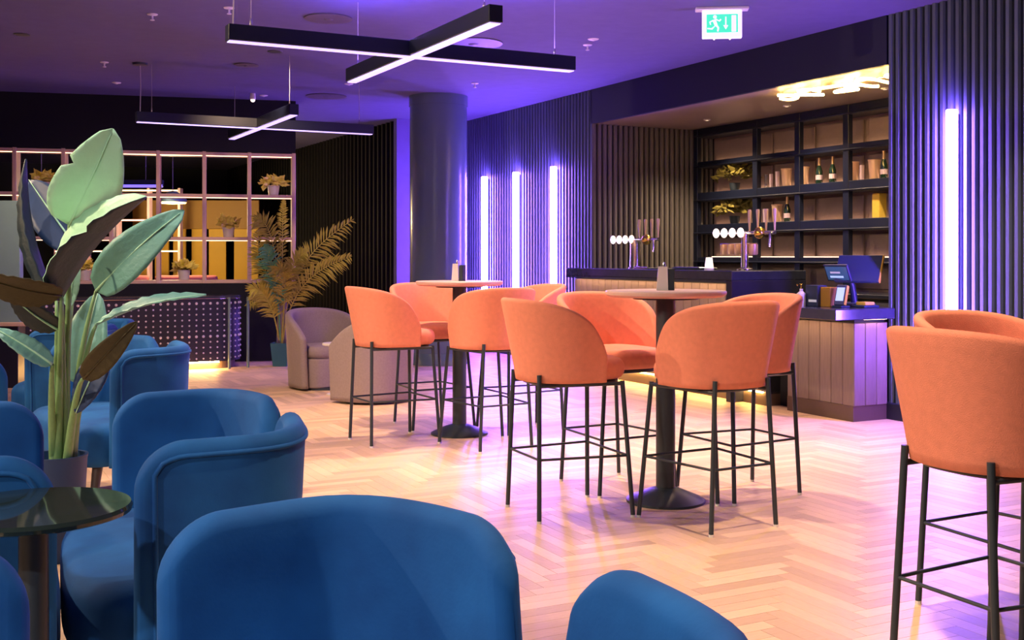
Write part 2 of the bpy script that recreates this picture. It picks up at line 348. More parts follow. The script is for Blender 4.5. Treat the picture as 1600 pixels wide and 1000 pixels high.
# ================================================================== BAR
UB, UH, UL = 6.31, 6.20, 6.06
bar = rthing('bar_counter', 'long bar counter with navy stone top and vertical grey-brown planks', 'bar counter', 0, 0)
VE = 10.66; VM = 7.87; VG0, VG1 = 7.47, 7.20; VN = 6.44
obj('high_worktop', MB().bbox(UH, 7.05, VM - .08, VE, 1.065, 1.15, .006), 'bar_top', bar)
obj('front_lip', MB().box(UH, UH + .02, VM, VE, 1.045, 1.066), 'bar_top', bar)
obj('waterfall_end', MB().bbox(UH, 7.05, VM - .08, VM, .0, 1.065, .004), 'bar_end', bar)
obj('low_worktop', MB().bbox(UL, 6.68, VN - .06, VM - .085, .79, .875, .006), 'bar_top', bar)
obj('low_worktop_inner', MB().bbox(6.68, 7.30, V0 + .01, VM - .085, .79, .875, .006), 'bar_top', bar)
obj('carcass', MB().box(UB + .03, 7.0, VM, VE, .1, 1.06).box(UB + .03, 6.66, VN + .03, VG1, .1, .79).box(UB + .16, 6.9, VG1, VG0, .0, .79).box(UB + .03, 6.9, VG0, VM - .09, .1, .79).box(6.7, 7.2, V0 + .02, VG1, .0, .79), 'black_wall', bar)
obj('plinth', MB().box(UB + .02, 6.9, VG0, VE - .02, .0, .12).box(UB + .0, 6.66, VN + .01, VG1, .0, .12), 'plinth', bar)
obj('plinth_light', MB().box(UB - .002, UB + .018, VG0 + .05, VE - .1, .108, .119), 'led_plinth', bar)
PWD = 0.125
def plank_row(va, vb, z0, z1, u0):
    n = max(1, round((vb - va) / PWD)); w = (vb - va) / n
    me = MB().bbox(0, .026, .002, w - .002, 0, z1 - z0, .004).mesh('plank'); me.materials.append(M['bar_plank'])
    for k in range(n): link('plank', me, 'bar_plank', bar, (u0, va + k * w, z0))
plank_row(VM + .02, VE, .12, 1.03, UB)
plank_row(VG0, VM - .09, .12, .76, UB)
plank_row(VN, VG1, .12, .76, UB)
n = 3; w = (6.66 - UB) / n
me = MB().bbox(.002, w - .002, 0, .026, 0, .64, .004).mesh('plank'); me.materials.append(M['bar_plank'])
for k in range(n): link('plank', me, 'bar_plank', bar, (UB + k * w, VN - .0, .12))
obj('worktop_light', MB().box(6.225, 6.25, VM + .03, VE - .05, 1.059, 1.066), 'led_warm', bar)
obj('low_worktop_light', MB().box(UB - .12, UB - .095, VN + .02, VG1, .7885, .7915).box(UB + .05, 6.6, VN - .05, VN - .03, .7893, .7915), 'led_warm', bar)
# ---- back bar shelving
US = 8.10
sh = rthing('back_bar_shelving', 'black metal back bar shelving with taupe backing panels in the alcove', 'shelving', 0, 0)
posts = [V1 - .04] + [v_at(p, US) for p in (1179, 1245, 1321)]
step = posts[2] - posts[3]
while posts[-1] - step > V0 + .1: posts.append(posts[-1] - step)
for p in posts: obj('post', MB().bbox(US, US + .06, p - .04, p + .04, .9, ALC, .004), 'cross_metal', sh)
bands = [(1.20, 1.266), (1.537, 1.65), (1.925, 2.03), (2.329, 2.396), (2.69, ALC)]
for a, b in bands:
    obj('shelf_board', MB().bbox(US + .005, UBK - .035, V0 + .02, V1 - .02, a, b, .004), 'cross_metal', sh)
    obj('front_rail', MB().tube([(US - .005, V0 + .02, a + .012), (US - .005, V1 - .02, a + .012)], .010, 8), 'cross_metal', sh, 60)
    obj('edge_light', MB().box(UBK - .075, UBK - .060, V0 + .05, V1 - .05, b + .001, b + .008), 'led_edge', sh)
rows = [(1.266, 1.507), (1.65, 1.895), (2.03, 2.299), (2.396, 2.66)]
for k in range(len(posts) - 1):
    for a, b in rows: obj('back_panel', MB().bbox(UBK - .03, UBK - .012, posts[k + 1] + .04, posts[k] - .04, a + .01, b, .004), 'taupe_panel', sh)
obj('back_worktop', MB().bbox(US - .35, UBK - .01, V0 + .02, V1 - .02, .88, .92, .005), 'bar_top', sh)
obj('back_cabinet', MB().bbox(US - .30, UBK - .01, V0 + .02, V1 - .02, .0, .88, .005), 'black_wall', sh)
obj('splash_panel', MB().bbox(UBK - .04, UBK - .012, V0 + .02, V1 - .02, .95, 1.19, .004), 'taupe_panel', sh)
# alcove spot lamps
for k, vv in enumerate((7.4, 8.7, 10.0)):
    t = rthing('alcove_downlight', ('small warm downlight in the alcove soffit nearest the neon', 'small warm downlight in the middle of the alcove soffit', 'small warm downlight in the alcove soffit at the slatted end')[k], 'downlight', 7.62, vv, ALC, 'alcove downlights')
    obj('trim', MB().lathe([(.02, -.012), (.035, -.012), (.04, 0)], 16), 'white_plastic', t, 40)
    obj('lens', MB().lathe([(.016, -.014), (.016, -.008)], 12), 'lamp_lens', t)
    light('bulb', 'SPOT', 210, (1.0, .70, .42), t, (0, 0, -.03), .04, 125)
# neon sign under the soffit: three looping strokes of amber tube
ns = rthing('neon_sign', 'bright amber neon sign of looping strokes under the alcove soffit', 'neon sign', 6.99, 7.33, ALC - .05)
def loopstroke(cu, cv, su, sv, kind):
    pts = []
    for i in range(41):
        t = i / 40
        if kind == 0: x = math.sin(2 * PI * t * 2) * (.6 + .4 * t); y = 1 - 2 * t + .25 * math.sin(2 * PI * t * 3)
        elif kind == 1: x = -1 + 2 * t if t < .5 else 3 - 4 * t + (t - .5) * 2; y = math.cos(2 * PI * t * 1.5)
        else: x = math.cos(2 * PI * t * 1.7) * (1 - .3 * t); y = 1 - 2 * t + .35 * math.sin(2 * PI * t * 2.2)
        pts.append((cu + su * x, cv + sv * y, 0))
    return MB().tube(pts, .013, 8)
for cu, cv, su, sv, kd in ((0.0, .48, .21, .26, 0), (.03, -.02, .19, .22, 1), (.02, -.48, .22, .24, 2)):
    obj('neon_stroke', loopstroke(cu, cv, su, sv, kd), 'neon', ns, True)
obj('carrier_rail', MB().bbox(-.012, .012, -.72, .72, .018, .026, .002), 'chrome', ns)
for x, y in ((0, -.7), (0, -.2), (0, .2), (0, .7)): obj('standoff', MB().lathe([(.008, .026), (.008, .05)], 8, x, y), 'chrome', ns)
# ================================================================== BAR-TOP ITEMS
def tap(u, v, lab, h, thick, rings):
    t = rthing('beer_tap', lab, 'beer tap', u, v, 1.15, 'beer taps on the bar')
    obj('foot', MB().lathe([(.075, 0), (.075, .012), (.03, .03)], 20), 'chrome', t, 40)
    obj('pillar', MB().lathe([(thick, .02), (thick * .9, h - .05), (thick * 1.15, h)], 20), 'chrome', t, 40)
    obj('crossbar', MB().tube([(0, .41, h), (0, -.42, h)], .016, 10), 'chrome', t, 50)
    for k in range(4):
        y = .36 - k * .12
        b = obj('badge', MB().ball((-.05, y, h + .005), .046, 14, (.45, 1, 1)), 'lens', t, True)
    obj('finial', MB().ball((-.01, -.22, h), .055, 14), 'brass', t, True)
    for k in range(4):
        y = -.05 - k * .115
        obj('handle', MB().lathe([(.007, h + .02), (.009, h + .06), (.017, h + .20), (.013, h + .215)], 10, .015, y), 'table_top', t, 50)
    obj('spout', MB().tube([(-.02, -.40, h), (-.05, -.41, h - .01), (-.055, -.41, h - .13)], .011, 8), 'chrome', t, 60)
    if rings:
        for k in range(5): obj('hanging_tumbler', MB().lathe([(.036, h - .20), (.043, h - .19), (.043, h - .10), (.040, h - .10), (.036, h - .18)], 14, .05, .36 - k * .105), 'copper', t, 50)
        obj('glass_rail', MB().tube([(.05, .42, h - .095), (.05, -.12, h - .095)], .006, 6), 'chrome', t)
tap(6.62, v_at(993, 6.62), 'stout chrome beer tap on the slatted end of the bar', .30, .062, False)
tap(6.66, v_at(1177, 6.66) + .12, 'slender chrome beer tap with copper tumblers near the register', .34, .036, True)
t = rthing('drip_tray', 'black drip tray on bar top between the taps', 'tray', 6.60, v_at(1085, 6.6), 1.15)
obj('tray', MB().bbox(-.11, .11, -.22, .22, 0, .02, .006), 'metal_black', t); obj('grille', MB().bbox(-.09, .09, -.2, .2, .02, .024, .002), 'chrome', t)
t = rthing('table_lamp', 'small glowing white conical lamp on the bar top', 'lamp', 6.5, v_at(1108, 6.5), 1.15)
obj('shade', MB().lathe([(.042, .015), (.030, .115), (.012, .118)], 20), mat('glowing_shade', (.9, .85, .7), .5, emit=(1, .85, .62), estr=.9), t, 40)
obj('base', MB().lathe([(.045, 0), (.045, .015)], 20), 'white_plastic', t)
t = rthing('bar_mat', 'flat black tray and mat left of the stout tap foot', 'tray', 6.5, v_at(1012, 6.5), 1.15)
obj('mat', MB().bbox(-.08, .08, -.12, .12, 0, .012, .004), 'metal_black', t); obj('rim', MB().bbox(-.09, -.08, -.12, .12, 0, .02, .002), 'chrome', t)
# register group on the low worktop
ZL = .875
t = rthing('cash_register', 'dark touchscreen cash register with tilted monitor, yellow light painted on its edge, on low worktop', 'cash register', 6.60, v_at(1332, 6.60), ZL)
obj('base', MB().bbox(-.12, .12, -.14, .14, 0, .03, .008), 'plastic_dark', t)
st = obj('stand', MB().tube([(.02, 0, .03), (.0, 0, .16), (-.03, 0, .22)], [.03, .025, .025], 12), 'plastic_dark', t, 50)
def slab(name, parent, w, h, d, tilt, loc, m, rz=0.0):
    o = obj(name, MB().bbox(-w / 2, w / 2, -d / 2, d / 2, -h / 2, h / 2, .006), m, parent, loc=loc); o.rotation_euler = Euler((tilt, 0, rz), 'XYZ'); return o
mon = slab('monitor', t, .36, .25, .03, math.radians(-32), (.04, -.03, .30), 'plastic_dark', -PI / 2 + .5)
obj('lit_yellow_edge', MB().bbox(.176, .186, -.016, .016, -.125, .125, .003), 'yellow_side_lit_edge', mon)  # yellow light catching the monitor's edge, put in as colour
cd = slab('customer_display', t, .22, .15, .02, math.radians(28), (-.10, .06, .27), 'plastic_dark', -PI / 2 + .25)
obj('screen', MB().box(-.095, .095, -.0125, -.0105, -.06, .06), 'screen_dim', cd)
obj('printed_line', MB().box(-.06, .03, -.0135, -.0125, .0, .016), 'print', cd)
obj('printed_line', MB().box(-.07, .05, -.0135, -.0125, -.04, -.022), 'screen_blue', cd)
t = rthing('card_terminal', 'card payment terminal with lit pale blue screen and yellow side', 'card terminal', 6.36, v_at(1314, 6.36), ZL)
b = slab('body', t, .085, .17, .03, math.radians(-20), (0, 0, .095), 'plastic_dark', -PI / 2 + .35)
obj('screen', MB().box(-.032, .032, -.0175, -.0155, -.05, .06), 'screen_blue', b)
obj('side_edge', MB().bbox(.042, .052, -.015, .015, -.08, .08, .003), 'yellow_side_lit_edge', b)
obj('stand', MB().bbox(-.05, .05, -.05, .05, 0, .015, .004), 'plastic_dark', t)
t = rthing('leaflet_box', 'dark blue leaflet box with pale print beside the card terminal', 'box', 6.34, v_at(1275, 6.34), ZL)
obj('body', MB().bbox(-.05, .05, -.07, .07, 0, .17, .004), 'plastic_dark', t)
obj('print', MB().box(-.0525, -.0505, -.06, .03, .035, .055), 'print', t)
t = rthing('brown_box', 'small mustard-brown carton between leaflet box and card terminal', 'box', 6.37, v_at(1296, 6.37), ZL)
obj('body', MB().bbox(-.045, .045, -.055, .055, 0, .15, .004), 'mustard_dim', t); obj('flap', MB().bbox(-.045, .045, -.056, .056, .15, .156, .002), 'mustard', t)
t = rthing('soap_bottle', 'white pump bottle on the low worktop corner behind the stools', 'bottle', 6.26, v_at(1252, 6.26), ZL)
obj('body', MB().lathe([(.035, 0), (.037, .01), (.037, .10), (.014, .12), (.014, .14)], 18), 'white_plastic', t, 40)
obj('pump', MB().tube([(0, 0, .14), (0, 0, .175), (-.045, 0, .172)], .008, 8), 'brass', t, 60)
t = rthing('note_tray', 'low tray with yellow notepad behind the card terminal', 'tray', 6.52, v_at(1352, 6.52), ZL)
obj('tray', MB().bbox(-.08, .08, -.07, .07, 0, .02, .004), 'plastic_dark', t); obj('notepad', MB().bbox(-.05, .05, -.05, .05, .02, .045, .003), 'yellow_box', t)
# items on the back bar shelves
def on_shelf(px, z, u=8.20): return (u, v_at(px, u), z)
def bucket(px, z, lab):
    u, v, z = on_shelf(px, z); t = rthing('ice_bucket', lab, 'bucket', u, v, z, 'copper buckets on the back bar')
    obj('body', MB().lathe([(.042, 0), (.046, .01), (.058, .185), (.054, .185), (.043, .02), (.001, .02)], 24), 'copper', t, 40)
    obj('rim', MB().lathe([(.058, .180), (.062, .185), (.062, .192), (.055, .192)], 24), 'copper', t, 40)
def bottle(px, z, lab, foil='gold_foil'):
    u, v, z = on_shelf(px, z); t = rthing('bottle', lab, 'bottle', u, v, z, 'bottles on the back bar')
    obj('body', MB().lathe([(.034, 0), (.036, .01), (.036, .13), (.016, .19), (.014, .20)], 18), 'bottle', t, 50)
    obj('neck_foil', MB().lathe([(.0165, .185), (.0155, .26), (.017, .265), (.014, .27)], 14), foil, t, 50)
    obj('paper_label', MB().lathe([(.0365, .04), (.0365, .09)], 18), 'pink_glass', t, 50)
def tumbler(px, z, lab, m='pink_glass', r=.028, h=.15):
    u, v, z = on_shelf(px, z); t = rthing('tumbler', lab, 'glass', u, v, z, 'glasses on the back bar')
    obj('cup', MB().lathe([(r * .85, 0), (r * .9, .01), (r, h), (r * .9, h), (r * .8, .02), (.001, .02)], 18), m, t, 40)
    obj('foot', MB().lathe([(r * .9, -.0), (r * .9, .006)], 18), m, t, 40)
Z2, Z3 = 2.031, 1.651
bucket(1229, Z2, 'copper bucket right of the lilac glasses on the second shelf')
bucket(1256, Z2, 'copper bucket left of the two gold-necked bottles')
bucket(1333, Z2, 'copper bucket at left of the second shelf right bay')
bucket(1366, Z2, 'copper bucket beside the bottle at the shelf right end')
bucket(1214, Z3, 'copper bucket on the third shelf behind the slender tap')
bottle(1280, Z2, 'dark gold-necked bottle next to the copper bucket, left of a pair')
bottle(1301, Z2, 'dark gold-necked bottle, right one of the pair on the second shelf')
bottle(1381, Z2, 'dark gold-necked bottle at the right end of the second shelf')
bottle(1230, Z3, 'dark gold-necked bottle on the third shelf beside a bucket')
tumbler(1197, Z2, 'clear slim glass, leftmost of the second shelf row', 'glass', .018)
tumbler(1205, Z2, 'pale slim glass second from left on the second shelf', 'pink_glass', .02)
tumbler(1215, Z2, 'frosted lilac glass beside a bucket on the second shelf', 'pink_glass', .024, .17)
tumbler(1347, Z2, 'frosted lilac glass between two buckets at right', 'pink_glass', .024)
tumbler(1183, Z3, 'clear slim glass at left on the third shelf', 'glass', .02)
tumbler(1196, Z3, 'wide frosted lilac glass on the third shelf', 'pink_glass', .04, .15)
t = rthing('carton', 'tall yellow carton at the right end of the third shelf', 'carton', *on_shelf(1374, Z3))
obj('body', MB().bbox(-.05, .05, -.048, .048, 0, .23, .004), 'yellow_box', t); obj('lid', MB().bbox(-.048, .048, -.046, .046, .23, .238, .002), 'mustard', t)
def foliage(mb, n, R, size, seed, zs=1.0, up=0.2):
    rr = random.Random(seed)
    for k in range(n):
        q = rr.random() * 2 * PI; e = rr.uniform(-.2, 1.2); rad = R * rr.uniform(.45, 1)
        c = Vector((math.cos(q) * math.cos(e) * rad, math.sin(q) * math.cos(e) * rad, math.sin(e) * rad * zs + up))
        d = Vector((rr.uniform(-1, 1), rr.uniform(-1, 1), rr.uniform(-.3, 1))).normalized(); s = d.cross(Vector((rr.uniform(-1, 1), rr.uniform(-1, 1), rr.uniform(-1, 1)))).normalized() * size * .28
        nrm = d.cross(s).normalized() * size * .12
        mb.add([c, c + d * size * .5 + s, c + d * size, c + d * size * .5 - s, c + d * size * .5 + nrm, c + d * size * .5 - nrm * .3], [(0, 1, 4), (1, 2, 4), (2, 3, 4), (3, 0, 4), (0, 5, 1), (1, 5, 2), (2, 5, 3), (3, 5, 0)])
    return mb
for k, (zz, lab) in enumerate(((Z2, 'olive ivy in a dark pot on the second back bar shelf'), (Z3, 'olive ivy in a dark pot on the third back bar shelf'))):
    u, v, z = on_shelf(1148, zz, 8.22); t = rthing('potted_ivy', lab, 'plant', u, v, z, 'ivy pots on the back bar')
    obj('pot', MB().lathe([(.05, 0), (.065, .09), (.06, .09), (.05, .07)], 18), 'metal_black', t, 40)
    o = obj('foliage', foliage(MB(), 150, .12, .07, 31 + k, .8, .12), 'ivy', t); o.scale = (1.1, 2.5, 1.35)
# ================================================================== UPHOLSTERY BUILDERS
def half_path(W, D, yf, n=2.5, steps=40):
    pts = []
    for i in range(steps + 1):
        a = PI / 2 * i / steps; pts.append((W * math.sin(a) ** (2 / n), -D * math.cos(a) ** (2 / n) if i < steps else 0.0))
    pts.append((W, yf)); 
    return pts
def make_path(W, D, yf, n=2.5):
    h = half_path(W, D, yf, n); L = [0]
    for a, b in zip(h, h[1:]): L.append(L[-1] + math.hypot(b[0] - a[0], b[1] - a[1]))
    tot = L[-1]
    def P(e):
        e = max(0, min(tot, e))
        for k in range(len(h) - 1):
            if e <= L[k + 1] or k == len(h) - 2:
                f = (e - L[k]) / max(1e-9, L[k + 1] - L[k]); return (h[k][0] + (h[k + 1][0] - h[k][0]) * f, h[k][1] + (h[k + 1][1] - h[k][1]) * f)
    def at_s(s):       # s in -tot..tot -> x, y, nx, ny
        e = abs(s); sg = 1 if s >= 0 else -1; p = P(e); a = P(e - .012); b = P(e + .012); dx, dy = b[0] - a[0], b[1] - a[1]
        if e < .012: dx, dy = 1.0, 0.0
        l = math.hypot(dx, dy) or 1; nx, ny = dy / l, -dx / l
        return sg * p[0], p[1], sg * nx, ny
    return at_s, tot
def tub(path, tot, top, bot, th, flare, cols, lev=12):
    secs = []
    for s in cols:
        x, y, nx, ny = path(s); d = tot - abs(s); r = th / 2
        if d < r: r = max(.002, math.sqrt(max(0, r * r - (r - d) ** 2)))
        t = top(s); b = bot(s); sec = []
        def pt(off, z):
            f = flare(z, s); return (x + nx * (off + f), y + ny * (off + f), z)
        rz = min(r, (t - b) * .45)
        for k in range(lev + 1): sec.append(pt(r, b + (t - rz - b) * k / lev))
        for k in range(1, 8):
            a = PI * k / 8; sec.append(pt(r * math.cos(a), t - rz + rz * math.sin(a)))
        for k in range(lev, -1, -1): sec.append(pt(-r, b + (t - rz - b) * k / lev))
        secs.append(sec)
    return MB().stack(secs)
def cols_for(tot, th, n=28, fine=()):
    e = [tot - th / 2 * (1 - math.cos(PI / 2 * k / 5)) for k in range(6)]
    base = [tot * k / n for k in range(n + 1)]
    allv = sorted(set([round(q, 5) for q in e + [b for b in base if b < tot - th / 2] + list(fine)]))
    return [-q for q in reversed(allv) if q > 0] + allv
def cushion(outline, z0, z1, r, dome=0.0, steps=6):
    cx = sum(p[0] for p in outline) / len(outline); cy = sum(p[1] for p in outline) / len(outline)
    def inset(k, z):
        o = []
        for i, p in enumerate(outline):
            a = outline[i - 1]; b = outline[(i + 1) % len(outline)]; dx, dy = b[0] - a[0], b[1] - a[1]; l = math.hypot(dx, dy) or 1
            o.append((p[0] - dy / l * k, p[1] + dx / l * k, z))
        return o
    L = []
    for k in range(steps + 1):
        a = PI / 2 * k / steps; L.append(inset(r * (1 - math.sin(a)), z0 + r * (1 - math.cos(a))))
    for k in range(steps + 1):
        a = PI / 2 * k / steps; L.append(inset(r * (1 - math.cos(a)), z1 - r + r * math.sin(a)))
    for q in (.3, .6, .85, .97):
        base = L[2 * steps + 1]; L.append([(p[0] + (cx - p[0]) * q, p[1] + (cy - p[1]) * q, z1 + dome * (1 - (1 - q) ** 2)) for p in base])
    return MB().stack(L)
def superoutline(W, yb, yf, n=3.2, N=48):
    cy = (yb + yf) / 2; hy = (yf - yb) / 2; o = []
    for k in range(N):
        a = 2 * PI * k / N; c, s = math.cos(a), math.sin(a)
        o.append((W * math.copysign(abs(c) ** (2 / n), c), cy + hy * math.copysign(abs(s) ** (2 / n), s)))
    return o
# ---- bar stool
def make_stool():
    t = thing('bar_stool', '', 'bar stool')
    path, tot = make_path(.225, .235, .10, 2.3)
    def top(s):
        q = abs(s) / tot; return .745 + .33 * max(0.0, (1 - q ** 2.7)) ** .62
    def flare(z, s): return .085 * max(0, (z - .66) / .41) ** 1.05 * (1 - .35 * abs(s) / tot)
    obj('shell', tub(path, tot, top, lambda s: .665, .042, flare, cols_for(tot, .042, 30)), 'orange', t, True)
    obj('seat', cushion(superoutline(.215, -.20, .275, 2.8), .668, .775, .045, .012), 'orange', t, True)
    obj('seat_pan', cushion(superoutline(.20, -.22, .235, 2.8), .648, .668, .009), 'metal_black', t, 40)
    feet = [(-.197, -.245), (.197, -.245), (.25, .235), (-.25, .235)]; tops = [(-.160, -.228, .705), (.160, -.228, .705), (.195, .205, .665), (-.195, .205, .665)]
    for f, p in zip(feet, tops):
        l = obj('leg', MB().tube([(f[0], f[1], .006), p], .0115, 10), 'metal_black', t, 60)
        obj('foot_glide', MB().lathe([(.012, 0), (.012, .012)], 10, *f), 'white_plastic', l)
    def on(i, z):
        k = z / tops[i][2]; return (feet[i][0] + (tops[i][0] - feet[i][0]) * k, feet[i][1] + (tops[i][1] - feet[i][1]) * k, z)
    for i in range(4): obj('foot_rail', MB().tube([on(i, .30), on((i + 1) % 4, .30)], .0065, 8), 'metal_black', t, 60)
    for i in (0, 1): obj('under_seat_brace', MB().tube([on(i, .652), on(3 - i, .652)], .010, 8), 'metal_black', t, 60)
    return t
stool0 = make_stool(); used = [False]
def stool(x, y, fx, fy, lab):
    o = copy_tree(stool0) if used[0] else stool0; used[0] = True
    o.location = (x, y, 0); o.rotation_euler = (0, 0, yaw(fx, fy)); tag(o, lab, 'bar stool', 'salmon bar stools'); return o
stool(.28, 5.63, .92, .385, 'salmon bar stool at the near high table, facing right with its back leftmost')
stool(.955, 5.41, -.50, .866, 'salmon bar stool in front of the near high table, back to the viewer')
stool(.57, 6.25, .48, -.88, 'salmon bar stool behind the near high table, its inner back showing')
stool(1.235, 6.07, -.89, -.455, 'salmon bar stool at right of the near high table, half hidden by another')
stool(-.82, 7.76, .87, .49, 'salmon bar stool at the far high table, beside the mauve tub chairs')
stool(-.162, 7.57, -.51, .86, 'salmon bar stool in front of the far high table, back to the viewer')
stool(-.61, 8.46, .47, -.882, 'salmon bar stool behind the far high table, beside the round column')
stool(.065, 8.24, -.88, -.475, 'salmon bar stool at right of the far high table, mostly hidden')
stool(1.47, 3.36, .90, .43, 'large salmon bar stool cut by the right picture edge, back to the viewer')
stool(1.785, 4.0, .47, -.882, 'salmon bar stool behind the stool at the right picture edge')
# ---- high tables
def high_table(x, y, lab):
    t = thing('high_table', lab, 'table', (x, y, 0), .3, 'round high tables')
    obj('base', MB().lathe([(.205, 0), (.205, .012), (.19, .02), (.10, .058), (.052, .075)], 40), 'metal_black', t, 40)
    obj('pedestal', MB().lathe([(.050, .07), (.050, 1.06)], 28), 'metal_black', t, 40)
    obj('mounting_plate', MB().lathe([(.17, 1.055), (.17, 1.067)], 28), 'metal_black', t, 40)
    obj('top', MB().lathe([(.29, 1.067), (.312, 1.078), (.315, 1.085), (.315, 1.095), (.31, 1.10)], 56), 'table_top', t, 40)
T1, T2, T3 = (.802, 5.85), (-.378, 8.058), (2.0, 3.6)
high_table(*T1, 'round pale high table on black pedestal in front of the bar')
high_table(*T2, 'round pale high table on black pedestal near the column')
high_table(*T3, 'round pale high table just beyond the right picture edge')
def menu(x, y, rz, lab):
    t = thing('menu_stand', lab, 'menu stand', (x, y, 1.10), rz, 'menu stands')
    obj('card', MB().prism([(-.04, 0), (.022, 0), (.018, .125), (-.03, .125)], -.018, -.012), 'white', t)
    obj('holder', MB().bbox(.02, .055, -.012, .03, 0, .115, .003).bbox(-.035, .055, -.015, .03, 0, .01, .003), 'metal_black', t)
    obj('clip', MB().lathe([(.007, .115), (.009, .135), (.005, .15)], 10), 'chrome', t, 40)
menu(.80, 5.90, -.1, 'pale menu card in black stand on the near high table')
menu(-.395, 8.10, -.6, 'pale menu card in black stand on the far high table')
# ---- blue velvet armchair: a wide shell of two lobes parted by a V slit at the back
def make_armchair():
    t = thing('velvet_armchair', '', 'armchair')
    TK = .062; path, tot = make_path(.50, .205, .205, 3.6); R, RN, ZB = .12, .12, .27
    def e_in(z): return .012 + .085 * max(0, min(1, (z - .44) / .36)) ** .8
    def place(sg, q, z, off):
        e0 = e_in(z); x, y, nx, ny = path(sg * (e0 + (tot - e0) * q)); f = off + .06 * (z - .30) * (1 - .5 * q); return (x + nx * f, y + ny * f, z)
    def top(q):
        e = q * (tot - .09); d = (tot - .09) - e; z = .845 - .015 * q
        if d < R: z -= R - math.sqrt(max(0, R * R - (R - d) ** 2))
        if e < RN: z -= (RN - math.sqrt(max(0, RN * RN - (RN - e) ** 2))) * .9
        return z
    span = tot - .09
    qs = sorted(set([k / 24 for k in range(25)] + [RN / span * k / 10 for k in range(11)] + [1 - R / span * k / 10 for k in range(11)] + [TK / 2 / span * (1 - math.cos(PI / 2 * k / 5)) for k in range(6)] + [1 - TK / 2 / span * (1 - math.cos(PI / 2 * k / 5)) for k in range(6)]))
    for sg in (-1, 1):
        secs = []
        for q in qs:
            d = min(q, 1 - q) * span; r = TK / 2
            if d < r: r = max(.002, math.sqrt(max(0, r * r - (r - d) ** 2)))
            tz = top(q); sec = []; lev = 14
            for k in range(lev + 1): sec.append(place(sg, q, ZB + (tz - r - ZB) * k / lev, r))
            for k in range(1, 8): a = PI * k / 8; sec.append(place(sg, q, tz - r + r * math.sin(a), r * math.cos(a)))
            for k in range(lev, -1, -1): sec.append(place(sg, q, ZB + (tz - r - ZB) * k / lev, -r))
            secs.append(sec)
        lobe = obj('back_lobe', MB().stack(secs), 'velvet', t, True)
        qf = 1 - .045 / span; pts = [place(sg, qf, ZB + .01 + k * (top(qf) - .06 - ZB) / 10, TK / 2 + .001) for k in range(11)]
        for k in range(1, 36):
            q = qf - (qf - .05) * k / 35; pts.append(place(sg, q, top(q) - .036, TK / 2 + .001))
        pts = [p for i, p in enumerate(pts) if i == 0 or (Vector(p) - Vector(pts[i - 1])).length > .006]
        obj('piping', MB().tube(pts, .0065, 6), 'velvet', lobe, True)
    obj('seat', cushion(superoutline(.475, -.185, .365, 4.0), .262, .475, .06, .012), 'velvet', t, True)
    for x, y, dx, dy in ((-.38, -.15, -.06, -.05), (.38, -.15, .06, -.05), (-.38, .22, -.05, .05), (.38, .22, .05, .05)):
        obj('leg', MB().tube([(x, y, .275), (x + dx, y + dy, 0.0)], [.026, .014], 12), 'wood_dark', t, 60)
    return t
chair0 = make_armchair(); cu = [False]
def armchair(x, y, fx, fy, lab, short=False):
    o = copy_tree(chair0) if cu[0] else chair0; cu[0] = True
    if short:
        for c in o.children:
            if c.name.startswith('seat'): c.scale.y = .62
            if c.name.startswith('leg'): c.location.y = -.05
    o.location = (x, y, 0); o.rotation_euler = (0, 0, yaw(fx, fy)); tag(o, lab, 'armchair', 'blue velvet armchairs'); return o
armchair(-.915, 3.244, -.924, -.382, 'blue velvet armchair with parted back right of the glass table')
armchair(-.144, 1.594, -.826, -.564, 'largest blue velvet armchair, filling the bottom centre foreground')
armchair(-1.44, 2.95, .91, .41, 'blue velvet armchair left of the glass table, cut by the left edge', True)
armchair(-.76, 1.24, .92, .39, 'nearest blue velvet armchair in the bottom left corner', True)
armchair(-2.06, 5.85, -.79, -.61, 'blue velvet armchair behind the tall leafy plant, seen against the dotted counter')
armchair(-2.72, 5.46, .88, .47, 'blue velvet armchair behind the plant stems at the left edge', True)
armchair(-2.85, 7.45, -1.0, -.08, 'blue velvet armchair seen from behind below the dotted counter')
armchair(-3.56, 7.08, .9, .43, 'far blue velvet armchair at the left edge below the teal panel', True)
def lounge_table(x, y, lab):
    t = thing('lounge_table', lab, 'table', (x, y, 0), .2)
    obj('top', MB().lathe([(.185, .74), (.194, .744), (.196, .752), (.192, .76)], 56), 'glass_dark', t, 40)
    obj('pedestal', MB().lathe([(.030, .02), (.030, .735)], 24), 'metal_black', t, 40)
    obj('top_plate', MB().lathe([(.11, .73), (.11, .74)], 24), 'metal_black', t, 40)
    obj('base', MB().lathe([(.19, 0), (.19, .012), (.05, .03)], 40), 'metal_black', t, 40)
lounge_table(-.995, 2.33, 'round smoked glass table between the near blue armchairs')
# ---- mauve tub chairs
def make_tub():
    t = thing('tub_chair', '', 'tub chair')
    path, tot = make_path(.30, .31, .20, 2.15)
    def top(s):
        q = abs(s) / tot; return .765 - .27 * q ** 2.6
    def flare(z, s): return .045 * z
    obj('shell', tub(path, tot, top, lambda s: .022, .07, flare, cols_for(tot, .07, 30), 14), 'grey_fabric', t, True)
    obj('seat_cushion', cushion(superoutline(.268, -.24, .255, 3.0), .30, .42, .05, .015), 'grey_fabric', t, True)
    obj('front_base', cushion(superoutline(.272, -.24, .235, 3.4), .022, .30, .015), 'grey_fabric', t, True)
    obj('glide_ring', MB().lathe([(.27, 0), (.27, .022)], 36), 'metal_black', t, 40)
    return t
tub0 = make_tub(); tub0.location = (-1.83, 10.92, 0); tub0.rotation_euler = (0, 0, yaw(.62, -.78)); tag(tub0, 'mauve tub chair facing the viewer beside the palm pot', 'tub chair', 'mauve tub chairs')
